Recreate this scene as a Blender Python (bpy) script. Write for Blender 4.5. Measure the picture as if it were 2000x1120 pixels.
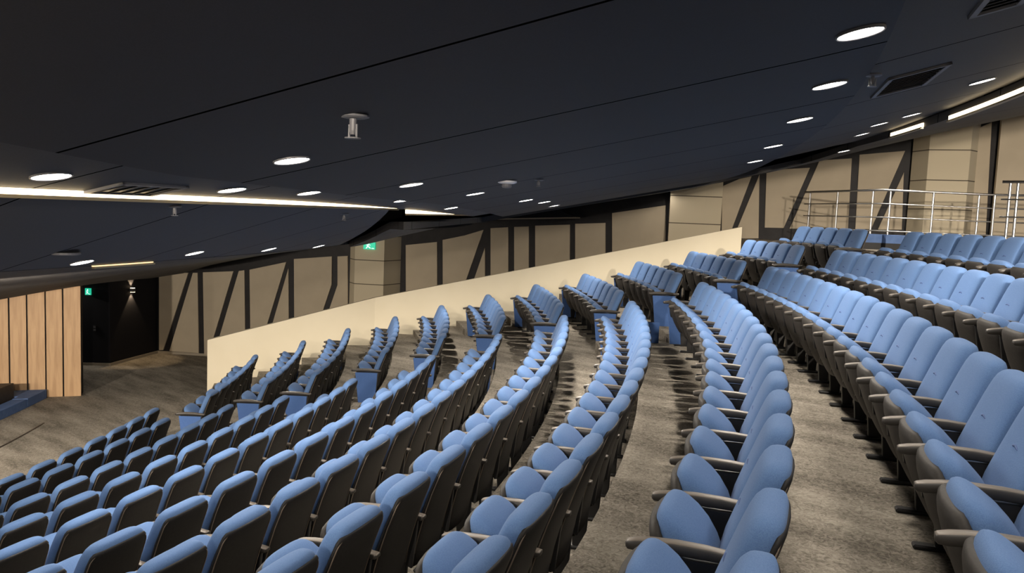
import bpy, bmesh, math, random
from mathutils import Vector, Matrix
random.seed(7)
for o in list(bpy.data.objects): bpy.data.objects.remove(o)
SC = bpy.context.scene
COL = SC.collection
pi = math.pi
# ------------------------------------------------------------------ camera
FPX = 1600.0
CAM = Vector((28.7682, 6.8782, 4.4216))
CR = Vector((0.773246, 0.632795, 0.040746))
CU = Vector((-0.088846, 0.044495, 0.995051))
CF = Vector((-0.627851, 0.77304, -0.090627))
cd = bpy.data.cameras.new('camera'); cam = bpy.data.objects.new('camera', cd); COL.objects.link(cam)
cd.sensor_width = 36; cd.lens = 36*FPX/2000; cd.clip_start = 0.05; cd.clip_end = 200
m = Matrix((CR, CU, -CF)).transposed().to_4x4(); m.translation = CAM
cam.matrix_world = m
SC.camera = cam
# ------------------------------------------------------------------ world, exposure
w = bpy.data.worlds.new('world'); SC.world = w; w.use_nodes = True
w.node_tree.nodes['Background'].inputs[0].default_value = (0.85, 0.86, 0.95, 1)
w.node_tree.nodes['Background'].inputs[1].default_value = 0.28
SC.view_settings.view_transform = 'Standard'
SC.view_settings.look = 'None'
SC.view_settings.exposure = 0.0
SC.view_settings.gamma = 1.0
SC.view_settings.use_curve_mapping = False
DOWN_W = 26.0        # watts of one downlight
LENS_E = 26.0        # strength of a lit lens
LED_E = 5.0

# ------------------------------------------------------------------ the plan of the hall (arcs about the stage centre at the origin)
R0, DR, HR = 20.8245, 0.9518, 0.28451
ROFF_E = {1:.0286,2:-.0205,3:-.0258,4:.0176,5:.0103,6:.059,7:-.0069,8:-.018,9:-.0211,10:-.0154,11:.0239,12:-.0124,13:.0045}
ROFF_A = {2:-.0044,3:-.0122,4:-.0318,5:.0037,6:.0022,7:.0232,8:.0138,9:.0013,10:-.0385,11:-.0021,12:.0189,13:.0007}
ZOFF = {1:.0,2:.0098,3:-.0239,4:-.0014,5:.0012,6:.0193,7:-.0043,8:-.0059,9:-.0098,10:.033,11:-.0041,12:-.0144,13:-.0013}
TE = {1:.7014,2:.6235,3:.6239,4:.601,5:.6016,6:.6179,7:.6386,8:.6489,9:.6394,10:.6336,11:.6405,12:.6403,13:.6377}
TA = {2:.7101,3:.709,4:.6816,5:.7061,6:.6989,7:.7224,8:.7109,9:.7,10:.6975,11:.6946,12:.7002,13:.6959}
WE = {1:.5762,2:.5542,3:.5516,4:.5715,5:.5684,6:.5937,7:.5597,8:.5874,9:.5285,10:.5682,11:.5401,12:.5346,13:.5443}
WA = {2:.5584,3:.5552,4:.5609,5:.5641,6:.5613,7:.5616,8:.5584,9:.5601,10:.5643,11:.5496,12:.5651,13:.5611}
NE = {1:8,2:8,3:9,4:9,5:11,6:13,7:15,8:16,9:18,10:18,11:21,12:19,13:15}
NA = {2:7,3:8,4:9,5:8,6:8,7:7,8:7,9:7,10:6,11:6,12:5,13:5}
def zrow(k): return HR*(k-1) + 8.5e-5*(k-1)**2 + ZOFF.get(k, 0)
def Rk(k): return R0 + DR*(k-1)
RISER = -0.07        # the riser behind row k stands at Rk(k)+RISER
Z_LAND = 4.02
def P(R, th, z): return Vector((R*math.cos(th), R*math.sin(th), z))
def lerp(a, b, t): return a + (b-a)*t
def interp(x, xs, ys):
    if x <= xs[0]: return ys[0]
    for i in range(1, len(xs)):
        if x <= xs[i]: return lerp(ys[i-1], ys[i], (x-xs[i-1])/(xs[i]-xs[i-1]))
    return ys[-1]
def smooth(a, b, x):
    t = min(1, max(0, (x-a)/(b-a))); return t*t*(3-2*t)
# sight lines of the photograph, used to read real positions on real planes
def ray(x, y):
    return (CF + CR*((x-1000)/FPX) - CU*((y-560)/FPX)).normalized()
def on_z(x, y, z):
    v = ray(x, y); return CAM + v*((z-CAM.z)/v.z)
def at_depth(x, d, y=400):
    """plan point of the upright seen at column x, row y, at distance d along the view"""
    q = CAM + CF*d + CR*((x-1000)/FPX*d) - CU*((y-560)/FPX*d)
    return Vector((q.x, q.y, 0))
class Plane:
    def __init__(s, a, b, toward=True):
        s.a = Vector((a[0], a[1], 0)); s.b = Vector((b[0], b[1], 0))
        s.t = (s.b-s.a).normalized(); s.n = Vector((s.t.y, -s.t.x, 0))
        if s.n.dot(Vector((CAM.x, CAM.y, 0))-s.a) < 0: s.n = -s.n      # n looks at the seats
    def px(s, x, y, off=0.0):
        v = ray(x, y); t = (s.a + s.n*off - CAM).dot(s.n)/v.dot(s.n); return CAM + v*t

# ------------------------------------------------------------------ materials
def mat(name, col, rough=.6, metal=0, spec=.5, emit=None, es=0):
    mt = bpy.data.materials.new(name); mt.use_nodes = True
    b = mt.node_tree.nodes['Principled BSDF']
    b.inputs['Base Color'].default_value = (*col, 1); b.inputs['Roughness'].default_value = rough
    b.inputs['Metallic'].default_value = metal; b.inputs['Specular IOR Level'].default_value = spec
    if emit: b.inputs['Emission Color'].default_value = (*emit, 1); b.inputs['Emission Strength'].default_value = es
    return mt
def N(mt, t, **kw):
    n = mt.node_tree.nodes.new(t)
    for k, v in kw.items(): setattr(n, k, v)
    return n
def L(mt, a, b): mt.node_tree.links.new(a, b)
def noisy(name, c1, c2, scale, rough=.7, bump=0, stretch=(1,1,1), detail=4, spec=.3, lo=.35, hi=.65, sheen=0, bscale=None, metal=0, coord='Object'):
    mt = mat(name, c1, rough, metal, spec); b = mt.node_tree.nodes['Principled BSDF']
    tc = N(mt, 'ShaderNodeTexCoord'); mp = N(mt, 'ShaderNodeMapping'); mp.inputs['Scale'].default_value = stretch
    nz = N(mt, 'ShaderNodeTexNoise'); nz.inputs['Scale'].default_value = scale; nz.inputs['Detail'].default_value = detail
    cr = N(mt, 'ShaderNodeValToRGB'); cr.color_ramp.elements[0].position = lo; cr.color_ramp.elements[1].position = hi
    cr.color_ramp.elements[0].color = (*c1, 1); cr.color_ramp.elements[1].color = (*c2, 1)
    L(mt, tc.outputs[coord], mp.inputs[0]); L(mt, mp.outputs[0], nz.inputs['Vector']); L(mt, nz.outputs['Fac'], cr.inputs[0])
    L(mt, cr.outputs[0], b.inputs['Base Color'])
    if sheen: b.inputs['Sheen Weight'].default_value = sheen
    if bump:
        bp = N(mt, 'ShaderNodeBump'); bp.inputs['Strength'].default_value = bump; bp.inputs['Distance'].default_value = .01
        src = nz
        if bscale:
            src = N(mt, 'ShaderNodeTexNoise'); src.inputs['Scale'].default_value = bscale; src.inputs['Detail'].default_value = 2
            L(mt, tc.outputs[coord], src.inputs['Vector'])
        L(mt, src.outputs['Fac'], bp.inputs['Height']); L(mt, bp.outputs[0], b.inputs['Normal'])
    return mt
M = {}
M['fabric'] = noisy('blue_fabric', (.074,.140,.290), (.097,.174,.340), 260, rough=.88, bump=.12, sheen=.04, detail=3, spec=.2)
M['crease_shade'] = mat('crease_shade', (.05,.09,.22), .8)  # darker blue, the shade of the backrest crease put into colour
M['tan'] = mat('tan_edge', (.13,.10,.075), .5)
M['shell'] = noisy('dark_shell', (.0115,.0108,.0105), (.016,.0150,.0145), 60, rough=.55, spec=.22)
M['pan'] = noisy('seat_pan_plastic', (.024,.0215,.0195), (.032,.029,.0265), 60, rough=.6, spec=.25)
M['arm'] = noisy('armrest_taupe', (.115,.098,.080), (.145,.124,.102), 30, rough=.42, spec=.4, stretch=(1,.2,1))
M['armside'] = mat('armrest_side', (.030,.027,.024), .45)
M['black'] = mat('black_metal', (.012,.012,.013), .45)
M['endpanel'] = noisy('blue_panel', (.055,.115,.29), (.065,.13,.32), 120, rough=.8, spec=.2)
M['cream'] = noisy('cream_paint', (.74,.67,.51), (.77,.70,.54), 1.5, rough=.75, spec=.25)
M['beige'] = noisy('beige_panel', (.40,.345,.26), (.43,.37,.28), 2.0, rough=.85, spec=.15)
M['frame'] = noisy('dark_frame', (.014,.013,.014), (.019,.018,.019), 5, rough=.6, spec=.25)
M['blackwall'] = mat('black_wall', (.008,.008,.011), .7, spec=.2)
M['steel'] = mat('brushed_steel', (.36,.36,.36), .38, 1.0)
M['white'] = mat('white_plastic', (.75,.75,.76), .4)
M['greyplastic'] = mat('grey_plastic', (.12,.12,.13), .5)
M['bluestep'] = noisy('blue_step', (.08,.14,.30), (.10,.17,.35), 8, rough=.75, spec=.2)
M['stagetop'] = noisy('stage_top', (.03,.026,.022), (.045,.038,.03), 10, rough=.5)
M['gold'] = mat('gold_trim', (.35,.27,.15), .35, .6)
M['ledge'] = mat('led_strip', (.9,.8,.6), .5, emit=(1.0,.80,.50), es=LED_E)
M['lens'] = mat('lit_lens', (.9,.9,.9), .5, emit=(1.0,.93,.84), es=LENS_E)
M['lens2'] = mat('lit_lens_warm', (.9,.9,.9), .5, emit=(1.0,.72,.42), es=8)
M['slot'] = mat('slot_light', (.9,.7,.4), .5, emit=(1.0,.72,.38), es=1.6)
M['rim'] = mat('lamp_rim', (.12,.12,.13), .4)
M['exit'] = mat('exit_green', (.0,.25,.14), .5, emit=(.02,.62,.36), es=.9)
M['exitwhite'] = mat('exit_white', (.8,.9,.85), .5, emit=(.8,1,.9), es=1.2)
M['skirt'] = mat('skirting', (.30,.26,.20), .6)
M['roof'] = mat('roof_void', (.006,.006,.007), .9)

def carpet():
    mt = mat('carpet', (.1,.09,.08), .95, spec=.1); b = mt.node_tree.nodes['Principled BSDF']
    tc = N(mt, 'ShaderNodeTexCoord'); mp = N(mt, 'ShaderNodeMapping'); mp.inputs['Scale'].default_value = (1,1,1); mp.inputs['Rotation'].default_value = (0,0,.6)
    L(mt, tc.outputs['Object'], mp.inputs[0])
    n1 = N(mt, 'ShaderNodeTexNoise'); n1.inputs['Scale'].default_value = 26; n1.inputs['Detail'].default_value = 6; n1.inputs['Distortion'].default_value = 1.6; n1.inputs['Roughness'].default_value = .7
    n2 = N(mt, 'ShaderNodeTexNoise'); n2.inputs['Scale'].default_value = 2.2; n2.inputs['Detail'].default_value = 3
    mp2 = N(mt, 'ShaderNodeMapping'); mp2.inputs['Scale'].default_value = (.35,1.6,1); mp2.inputs['Rotation'].default_value = (0,0,.6)
    L(mt, tc.outputs['Object'], mp2.inputs[0])
    L(mt, mp.outputs[0], n1.inputs['Vector']); L(mt, mp2.outputs[0], n2.inputs['Vector'])
    mx = N(mt, 'ShaderNodeMath', operation='MULTIPLY_ADD'); L(mt, n2.outputs['Fac'], mx.inputs[0]); mx.inputs[1].default_value = .55; L(mt, n1.outputs['Fac'], mx.inputs[2])
    cr = N(mt, 'ShaderNodeValToRGB'); e = cr.color_ramp.elements
    e[0].position = .60; e[0].color = (.108,.096,.079,1); e[1].position = .96; e[1].color = (.38,.345,.29,1)
    L(mt, mx.outputs[0], cr.inputs[0]); L(mt, cr.outputs[0], b.inputs['Base Color'])
    bp = N(mt, 'ShaderNodeBump'); bp.inputs['Strength'].default_value = .5; bp.inputs['Distance'].default_value = .01
    L(mt, n1.outputs['Fac'], bp.inputs['Height']); L(mt, bp.outputs[0], b.inputs['Normal'])
    return mt
M['carpet'] = carpet()

def ceiling_mat(name, col, off=.0, step=.0475, seam=.0011):
    """dark acoustic plaster with thin joints running along the radii"""
    mt = mat(name, col, .62, spec=.3); b = mt.node_tree.nodes['Principled BSDF']
    tc = N(mt, 'ShaderNodeTexCoord'); sp = N(mt, 'ShaderNodeSeparateXYZ'); L(mt, tc.outputs['Object'], sp.inputs[0])
    at = N(mt, 'ShaderNodeMath', operation='ARCTAN2'); L(mt, sp.outputs[1], at.inputs[0]); L(mt, sp.outputs[0], at.inputs[1])
    ad = N(mt, 'ShaderNodeMath', operation='SUBTRACT'); L(mt, at.outputs[0], ad.inputs[0]); ad.inputs[1].default_value = off-10*step
    md = N(mt, 'ShaderNodeMath', operation='MODULO'); L(mt, ad.outputs[0], md.inputs[0]); md.inputs[1].default_value = step
    s2 = N(mt, 'ShaderNodeMath', operation='LESS_THAN'); L(mt, md.outputs[0], s2.inputs[0]); s2.inputs[1].default_value = seam*.5
    nz = N(mt, 'ShaderNodeTexNoise'); nz.inputs['Scale'].default_value = 220; nz.inputs['Detail'].default_value = 2; L(mt, tc.outputs['Object'], nz.inputs['Vector'])
    cr = N(mt, 'ShaderNodeValToRGB'); cr.color_ramp.elements[0].position = .3; cr.color_ramp.elements[1].position = .7
    cr.color_ramp.elements[0].color = (*[c*.8 for c in col], 1); cr.color_ramp.elements[1].color = (*[c*1.2 for c in col], 1)
    L(mt, nz.outputs['Fac'], cr.inputs[0])
    mx = N(mt, 'ShaderNodeMix', data_type='RGBA'); L(mt, s2.outputs[0], mx.inputs['Factor']); L(mt, cr.outputs[0], mx.inputs['A']); mx.inputs['B'].default_value = (.003,.003,.003,1)
    L(mt, mx.outputs['Result'], b.inputs['Base Color'])
    ms = N(mt, 'ShaderNodeMath', operation='MULTIPLY_ADD'); L(mt, s2.outputs[0], ms.inputs[0]); ms.inputs[1].default_value = -.3; ms.inputs[2].default_value = .3
    L(mt, ms.outputs[0], b.inputs['Specular IOR Level'])
    return mt
M['ceil'] = ceiling_mat('ceiling_navy', (.019,.019,.024), off=.3035, step=.0465, seam=.0012)
M['ceil2'] = ceiling_mat('ceiling_charcoal', (.043,.040,.038), off=.325, seam=.0010)
M['ceil_lit'] = ceiling_mat('ceiling_navy_lit', (.046,.048,.058), off=.325, seam=.0010)  # lighter navy: the light on these bands is put into the colour

def wood():
    mt = mat('oak_slat', (.5,.3,.15), .5, spec=.3); b = mt.node_tree.nodes['Principled BSDF']
    tc = N(mt, 'ShaderNodeTexCoord'); mp = N(mt, 'ShaderNodeMapping'); mp.inputs['Scale'].default_value = (5,5,.5)
    nz = N(mt, 'ShaderNodeTexNoise'); nz.inputs['Scale'].default_value = 2.4; nz.inputs['Detail'].default_value = 7; nz.inputs['Distortion'].default_value = .8
    cr = N(mt, 'ShaderNodeValToRGB'); e = cr.color_ramp.elements
    e[0].position = .25; e[0].color = (.40,.245,.128,1); e[1].position = .6; e[1].color = (.55,.36,.20,1)
    L(mt, tc.outputs['Object'], mp.inputs[0]); L(mt, mp.outputs[0], nz.inputs['Vector']); L(mt, nz.outputs['Fac'], cr.inputs[0]); L(mt, cr.outputs[0], b.inputs['Base Color'])
    return mt
M['wood'] = wood()
def tile_mat(name, joints):
    mt = mat(name, (.55,.48,.34), .8, spec=.2); b = mt.node_tree.nodes['Principled BSDF']
    tc = N(mt, 'ShaderNodeTexCoord'); sp = N(mt, 'ShaderNodeSeparateXYZ'); L(mt, tc.outputs['Object'], sp.inputs[0])
    prev = None
    for z in joints:
        c = N(mt, 'ShaderNodeMath', operation='COMPARE'); L(mt, sp.outputs[2], c.inputs[0]); c.inputs[1].default_value = z; c.inputs[2].default_value = .011
        if prev is None: prev = c.outputs[0]
        else:
            a = N(mt, 'ShaderNodeMath', operation='MAXIMUM'); L(mt, prev, a.inputs[0]); L(mt, c.outputs[0], a.inputs[1]); prev = a.outputs[0]
    mx = N(mt, 'ShaderNodeMix', data_type='RGBA'); L(mt, prev, mx.inputs['Factor']); mx.inputs['A'].default_value = (.50,.44,.325,1); mx.inputs['B'].default_value = (.10,.085,.065,1)
    L(mt, mx.outputs['Result'], b.inputs['Base Color'])
    return mt

# ------------------------------------------------------------------ mesh helpers
def link(name, me, mt=None, parent=None, sm=False):
    if mt is not None: me.materials.append(mt)
    o = bpy.data.objects.new(name, me); COL.objects.link(o)
    if parent: o.parent = parent
    if sm:
        for p in me.polygons: p.use_smooth = True
    return o
def mesh(name, vs, fs):
    me = bpy.data.meshes.new(name); me.from_pydata([tuple(v) for v in vs], [], fs); me.update()
    bm = bmesh.new(); bm.from_mesh(me); bmesh.ops.recalc_face_normals(bm, faces=bm.faces); bm.to_mesh(me); bm.free()
    return me
def tag(o, label, cat, group=None, kind=None):
    if label: o['label'] = label
    if cat: o['category'] = cat
    if group: o['group'] = group
    if kind: o['kind'] = kind
    return o
def empty(name, loc, rz=0):
    o = bpy.data.objects.new(name, None); COL.objects.link(o); o.location = loc; o.rotation_euler = (0,0,rz); o.empty_display_size = .1; return o
def prism(poly, vec):
    n = len(poly); vs = [Vector(p) for p in poly] + [Vector(p)+Vector(vec) for p in poly]
    fs = [tuple(range(n))[::-1], tuple(range(n, 2*n))] + [(i, (i+1)%n, n+(i+1)%n, n+i) for i in range(n)]
    return vs, fs
def boxv(x0,x1,y0,y1,z0,z1):
    return prism([(x0,y0,z0),(x1,y0,z0),(x1,y1,z0),(x0,y1,z0)], (0,0,z1-z0))
def join(parts):
    V=[]; F=[]
    for vs, fs in parts:
        k=len(V); V+=list(vs); F+=[tuple(i+k for i in f) for f in fs]
    return V, F
def tube(pts, r, n=10, cap=True):
    pts=[Vector(p) for p in pts]; V=[]; F=[]
    prev=None
    for i,p in enumerate(pts):
        d=((pts[min(i+1,len(pts)-1)]-p).normalized()+(p-pts[max(i-1,0)]).normalized()).normalized()
        a=d.cross(Vector((0,0,1)));
        if a.length<1e-3: a=d.cross(Vector((1,0,0)))
        if prev is not None and a.dot(prev)<0: a=-a
        a.normalize(); prev=a; b=d.cross(a)
        for j in range(n):
            t=2*pi*j/n; V.append(p+(a*math.cos(t)+b*math.sin(t))*r)
    for i in range(len(pts)-1):
        for j in range(n): F.append((i*n+j, i*n+(j+1)%n, (i+1)*n+(j+1)%n, (i+1)*n+j))
    if cap: F.append(tuple(range(n))[::-1]); F.append(tuple(range((len(pts)-1)*n, len(pts)*n)))
    return V,F
def lathe(prof, n=24):
    V=[];F=[]
    for (r,z) in prof:
        for j in range(n): V.append(Vector((r*math.cos(2*pi*j/n), r*math.sin(2*pi*j/n), z)))
    for i in range(len(prof)-1):
        for j in range(n): F.append((i*n+j, i*n+(j+1)%n, (i+1)*n+(j+1)%n, (i+1)*n+j))
    F.append(tuple(range(n))[::-1]); F.append(tuple(range((len(prof)-1)*n, len(prof)*n)))
    return V,F
def loft(rings):
    n=len(rings[0]); V=[v for r in rings for v in r]; F=[]
    for i in range(len(rings)-1):
        for j in range(n): F.append((i*n+j, i*n+(j+1)%n, (i+1)*n+(j+1)%n, (i+1)*n+j))
    F.append(tuple(range(n))[::-1]); F.append(tuple(range((len(rings)-1)*n, len(rings)*n)))
    return V,F
def superring(w, t, e=3.2, n=28):
    """closed rounded-rectangle outline in the x / depth plane"""
    out=[]
    for j in range(n):
        a=2*pi*j/n; c,s=math.cos(a),math.sin(a)
        out.append((math.copysign(abs(c)**(2/e),c)*w/2, math.copysign(abs(s)**(2/e),s)*t/2))
    return out
def bevel(me, w, seg=2):
    bm=bmesh.new(); bm.from_mesh(me)
    bmesh.ops.bevel(bm, geom=list(bm.edges), offset=w, segments=seg, affect='EDGES', profile=.5, clamp_overlap=True)
    bm.to_mesh(me); bm.free(); return me

# ------------------------------------------------------------------ FLOOR AND TERRACES
# parapet line in plan
PW = [Vector((12.05,16.71,0)), Vector((14.12,19.80,0)), Vector((17.07,21.60,0)), Vector((21.24,24.10,0))]
PT = [1.28, 2.27, 3.11, 4.30]
def par_theta(R):
    """angle at which the arc of radius R meets the parapet"""
    best=None
    a=PW[0]-(PW[1]-PW[0])*2
    pts=[a]+PW+[PW[-1]+(PW[-1]-PW[-2])*3]
    for i in range(len(pts)-1):
        for s in range(60):
            q=pts[i].lerp(pts[i+1], s/60); r=math.hypot(q.x,q.y)
            if best is None or abs(r-R)<best[0]: best=(abs(r-R), math.atan2(q.y,q.x))
    return best[1]
TH0 = -0.12
def terrace():
    V=[];F=[]
    def ann(Ra,Rb,z,z0,n=70,ta=None):
        k=len(V); t1a=ta or par_theta(Ra); t1b=ta or par_theta(Rb)
        for i in range(n+1):
            t=i/n
            V.append(P(Ra,lerp(TH0,t1a,t),z)); V.append(P(Rb,lerp(TH0,t1b,t),z)); V.append(P(Ra,lerp(TH0,t1a,t),z0)); V.append(P(Rb,lerp(TH0,t1b,t),z0))
        for i in range(n):
            a=k+4*i; b=a+4
            F.append((a,b,b+1,a+1)); F.append((a,a+2,b+2,b)); F.append((a+1,b+1,b+3,a+3)); F.append((a+2,a+3,b+3,b+2))
        F.append((k,k+1,k+3,k+2)); a=k+4*n; F.append((a,a+2,a+3,a+1))
    for k in range(2,14):
        Ra=Rk(k-1)+RISER; Rb=Rk(k)+RISER
        ann(Ra,Rb,zrow(k),zrow(k)-.5 if k>2 else 0.0)
    ann(Rk(13)+RISER, Rk(13)+RISER+.55, (zrow(13)+Z_LAND)/2, 3.0)
    ann(Rk(13)+RISER+.55, 41, Z_LAND, 3.0, ta=1.05)
    return V,F
V,F=terrace()
o=link('floor_terrace', mesh('floor_terrace',V,F), M['carpet']); o['kind']='structure'
V=[(-14,-8,-.1),(40,-8,-.1),(40,40,-.1),(-14,40,-.1)]
vs,fs=prism(V,(0,0,.1)); o=link('floor', mesh('floor',vs,fs), M['carpet']); o['kind']='structure'
# half-height steps in the two stair aisles
def step_block(k, t0, t1, name):
    Rr=Rk(k)+RISER; z0=zrow(k); z1=(zrow(k)+zrow(k+1))/2
    vs=[];n=6
    for z in (z0-.02,z1):
        for i in range(n+1): vs.append(P(Rr-.34, lerp(t0,t1,i/n), z))
        for i in range(n,-1,-1): vs.append(P(Rr+.0, lerp(t0,t1,i/n), z))
    m_=2*(n+1); fs=[tuple(range(m_))[::-1], tuple(range(m_,2*m_))]+[(i,(i+1)%m_,m_+(i+1)%m_,m_+i) for i in range(m_)]
    o=link(name, mesh(name,vs,fs), M['carpet']); o['kind']='structure'
for k in range(1,13):
    te=min(TE[k],TE[k+1])+.34/Rk(k); te=max(TE[k],TE[k+1])+.36/Rk(k); ta=min(TA.get(k,TA[k+1]),TA[k+1])-.36/Rk(k)
    step_block(k, te, ta, 'floor_aisle_step')
for k in range(2,13):
    t0=max(TA[k]+WA[k]*(NA[k]-.4)/Rk(k), TA[k+1]+WA[k+1]*(NA[k+1]-.4)/Rk(k+1))+.12/Rk(k)
    t1=par_theta(Rk(k)-.2)-.03/Rk(k)
    if t1-t0>.01: step_block(k, t0, t1, 'floor_aisle_step')

# ------------------------------------------------------------------ PARAPET
def parapet():
    V=[];F=[]
    TH=.16; n=len(PW)
    for i,(p,z) in enumerate(zip(PW,PT)):
        if i==0: t=(PW[1]-PW[0]).normalized()
        elif i==n-1: t=(PW[-1]-PW[-2]).normalized()
        else: t=((PW[i+1]-PW[i]).normalized()+(PW[i]-PW[i-1]).normalized()).normalized()
        nrm=Vector((-t.y,t.x,0))
        zb = -.0
        V+= [Vector((p.x,p.y,zb)),Vector((p.x,p.y,z)),Vector((p.x,p.y,z))+nrm*TH,Vector((p.x,p.y,zb))+nrm*TH]
    for i in range(n-1):
        a=4*i;b=a+4
        F+=[(a,b,b+1,a+1),(a+1,b+1,b+2,a+2),(a+2,b+2,b+3,a+3),(a+3,b+3,b,a)]
    F+=[(0,1,2,3),(4*n-4,4*n-1,4*n-2,4*n-3)]
    return V,F
V,F=parapet(); o=link('wall_parapet', mesh('wall_parapet',V,F), M['cream']); o['kind']='structure'

# ------------------------------------------------------------------ CEILING
def prof(R): return interp(R,[10,18,24.4,26.15,27.2,29.6,30.7,35.7,45],[.9,2.4,3.9,4.38,4.6,5.1,5.4,6.6,8.8])
def zo(R): return interp(R,[14,18,19.6,20.7,22.5,24.3,27.4,31.3,32.3,35.7,37.4,41],[1.9,2.50,2.48,2.86,3.28,3.84,4.45,5.05,5.65,6.85,7.3,8.3])
def z_main(R,t): return prof(R)-.11*smooth(.46,.68,t)
def z_bandB(R,t): return prof(R)+.055-.10*smooth(.38,.66,t)
def z_bandA(R,t): return prof(R)-.02+.05*(R-24.45)/1.7
def z_bandC(R,t): return prof(R)+.03-.04*smooth(.5,.66,t)
def z_low(R,t):
    za=interp(R,[10,18,19.7,22.3,24.45],[1.2,2.58,3.04,3.53,3.89]); a=min(1,max(0,(t-.75)/.30)); return lerp(za,zo(R),a)
def z_outer(R,t):
    za=prof(R)-.06-.02*min(1,max(0,R-30.9)); a=min(1,max(0,(t-.60)/.36)); return lerp(za,zo(R),a)
def z_side(R,t):
    if R<26.15: t0=t_endA(R); za=z_bandA(R,t0)-lerp(.05,.17,smooth(25.5,26.1,R))
    else: t0=.66; za=z_main(R,t0)-.03
    a=min(1,max(0,(t-t0)/(1.03-t0)))
    return lerp(za,zo(R),a) if a<1 else zo(R)
def r_edge(t): return interp(t,[.25,.29,.33,.41,.52,.66],[27.25,27.1,26.82,26.62,26.5,26.5])
def t_endA(R): return lerp(.60,.47,(R-24.45)/(26.15-24.45))
ZONES = {
 'main': (26.75,29.65,-.15,lambda R:.655,z_main),
 'B': (26.15,26.75,-.15,lambda R:.62,z_bandB),
 'A': (24.45,26.15,-.15,t_endA,z_bandA),
 'C': (29.65,30.95,-.15,lambda R:.60,z_bandC),
 'low': (9.0,24.45,-.15,lambda R:1.6,z_low),
 'outer': (30.95,42,-.15,lambda R:1.3,z_outer),
}
def patch(name, Ra, Rb, t0, t1f, zf, mt, thick=.07, nR=10, nT=60, hgt=None):
    V=[];F=[]
    fa=Ra if callable(Ra) else (lambda t:Ra); fb=Rb if callable(Rb) else (lambda t:Rb)
    for i in range(nR+1):
        Rm=lerp(fa(.4),fb(.4),i/nR); t1=t1f(Rm); ta=t0(Rm) if callable(t0) else t0
        for j in range(nT+1):
            t=lerp(ta,t1,j/nT); R=lerp(fa(t),fb(t),i/nR); V.append(P(R,t,zf(R,t)))
    n=len(V)
    V+=[v+Vector((0,0,thick)) for v in V]
    w_=nT+1
    for i in range(nR):
        for j in range(nT):
            a=i*w_+j; F.append((a,a+1,a+w_+1,a+w_)); F.append((n+a,n+a+w_,n+a+w_+1,n+a+1))
    for i in range(nR):
        for j in (0,nT):
            a=i*w_+j; F.append((a,a+w_,n+a+w_,n+a))
    for j in range(nT):
        for i in (0,nR):
            a=i*w_+j; F.append((a,a+1,n+a+1,n+a))
    o=link(name, mesh(name,V,F), mt, sm=False); o['kind']='structure'; 
    return o
z=ZONES
patch('ceiling_cloud', r_edge, *z['main'][1:], M['ceil'], .10)
patch('ceiling_band', 26.15, (lambda t:r_edge(t)+.05), *z['B'][2:], M['ceil_lit'], .08)
patch('ceiling_band', *z['A'], M['ceil_lit'], .07)
patch('ceiling_band', *z['C'], M['ceil2'], .08)
patch('ceiling_low', *z['low'], M['ceil2'], .08, nR=24, nT=80)
patch('ceiling_rear', *z['outer'], M['ceil2'], .08, nR=20)
# ceiling beyond the ends of the curved bands
patch('ceiling_side', 24.45,30.95, lambda R: (t_endA(R)+.02 if R<26.15 else .672), lambda R:1.3, z_side, M['ceil2'], .08, nR=34)
patch('ceiling_void', 9,42,-.15,lambda R:1.6,lambda R,t:prof(R)+.75, M['roof'], .1, nR=12)

def ceil_hit(x,y,zf,tmin=-9):
    v=ray(x,y); t=.3; prev=None
    while t<45:
        q=CAM+v*t; R=math.hypot(q.x,q.y); th=math.atan2(q.y,q.x); g=q.z-zf(R,th)
        if th>=tmin and prev is not None and (g>0)!=(prev>0):
            return q, R, th
        prev=g if th>=tmin else None; t+=.01
    return None, None, None

# cove light strips
def arc_strip(name, R, t0, t1, zf, h, th, mt, dz=0, n=60, parent=None):
    V=[]
    for i in range(n+1):
        t=lerp(t0,t1,i/n); zz=zf(t)+dz
        V+= [P(R,t,zz),P(R+th,t,zz),P(R+th,t,zz+h),P(R,t,zz+h)]
    F=[]
    for i in range(n):
        a=4*i;b=a+4
        for q in range(4): F.append((a+q,b+q,b+(q+1)%4,a+(q+1)%4))
    F+=[(0,1,2,3),(4*n,4*n+3,4*n+2,4*n+1)]
    return link(name, mesh(name,V,F), mt, parent)
def cove(label, R, t0, t1, zlow, side, h=.05, es_mat='ledge'):
    th_mid=(t0+t1)/2; e=empty('cove_light', P(R,th_mid,zlow(th_mid)))
    e.rotation_euler=(0,0,0)
    tag(e,label,'strip light','cove light strips in the ceiling steps')
    s=arc_strip('led_strip', R, t0, t1, zlow, h, .012*side, M[es_mat], dz=.012)
    s2=arc_strip('trim', R, t0, t1, zlow, .014, .03*side, M['gold'], dz=-.004)
    for q in (s,s2):
        q.parent=e; q.matrix_parent_inverse=Matrix.Translation(-e.location)
    return e

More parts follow.
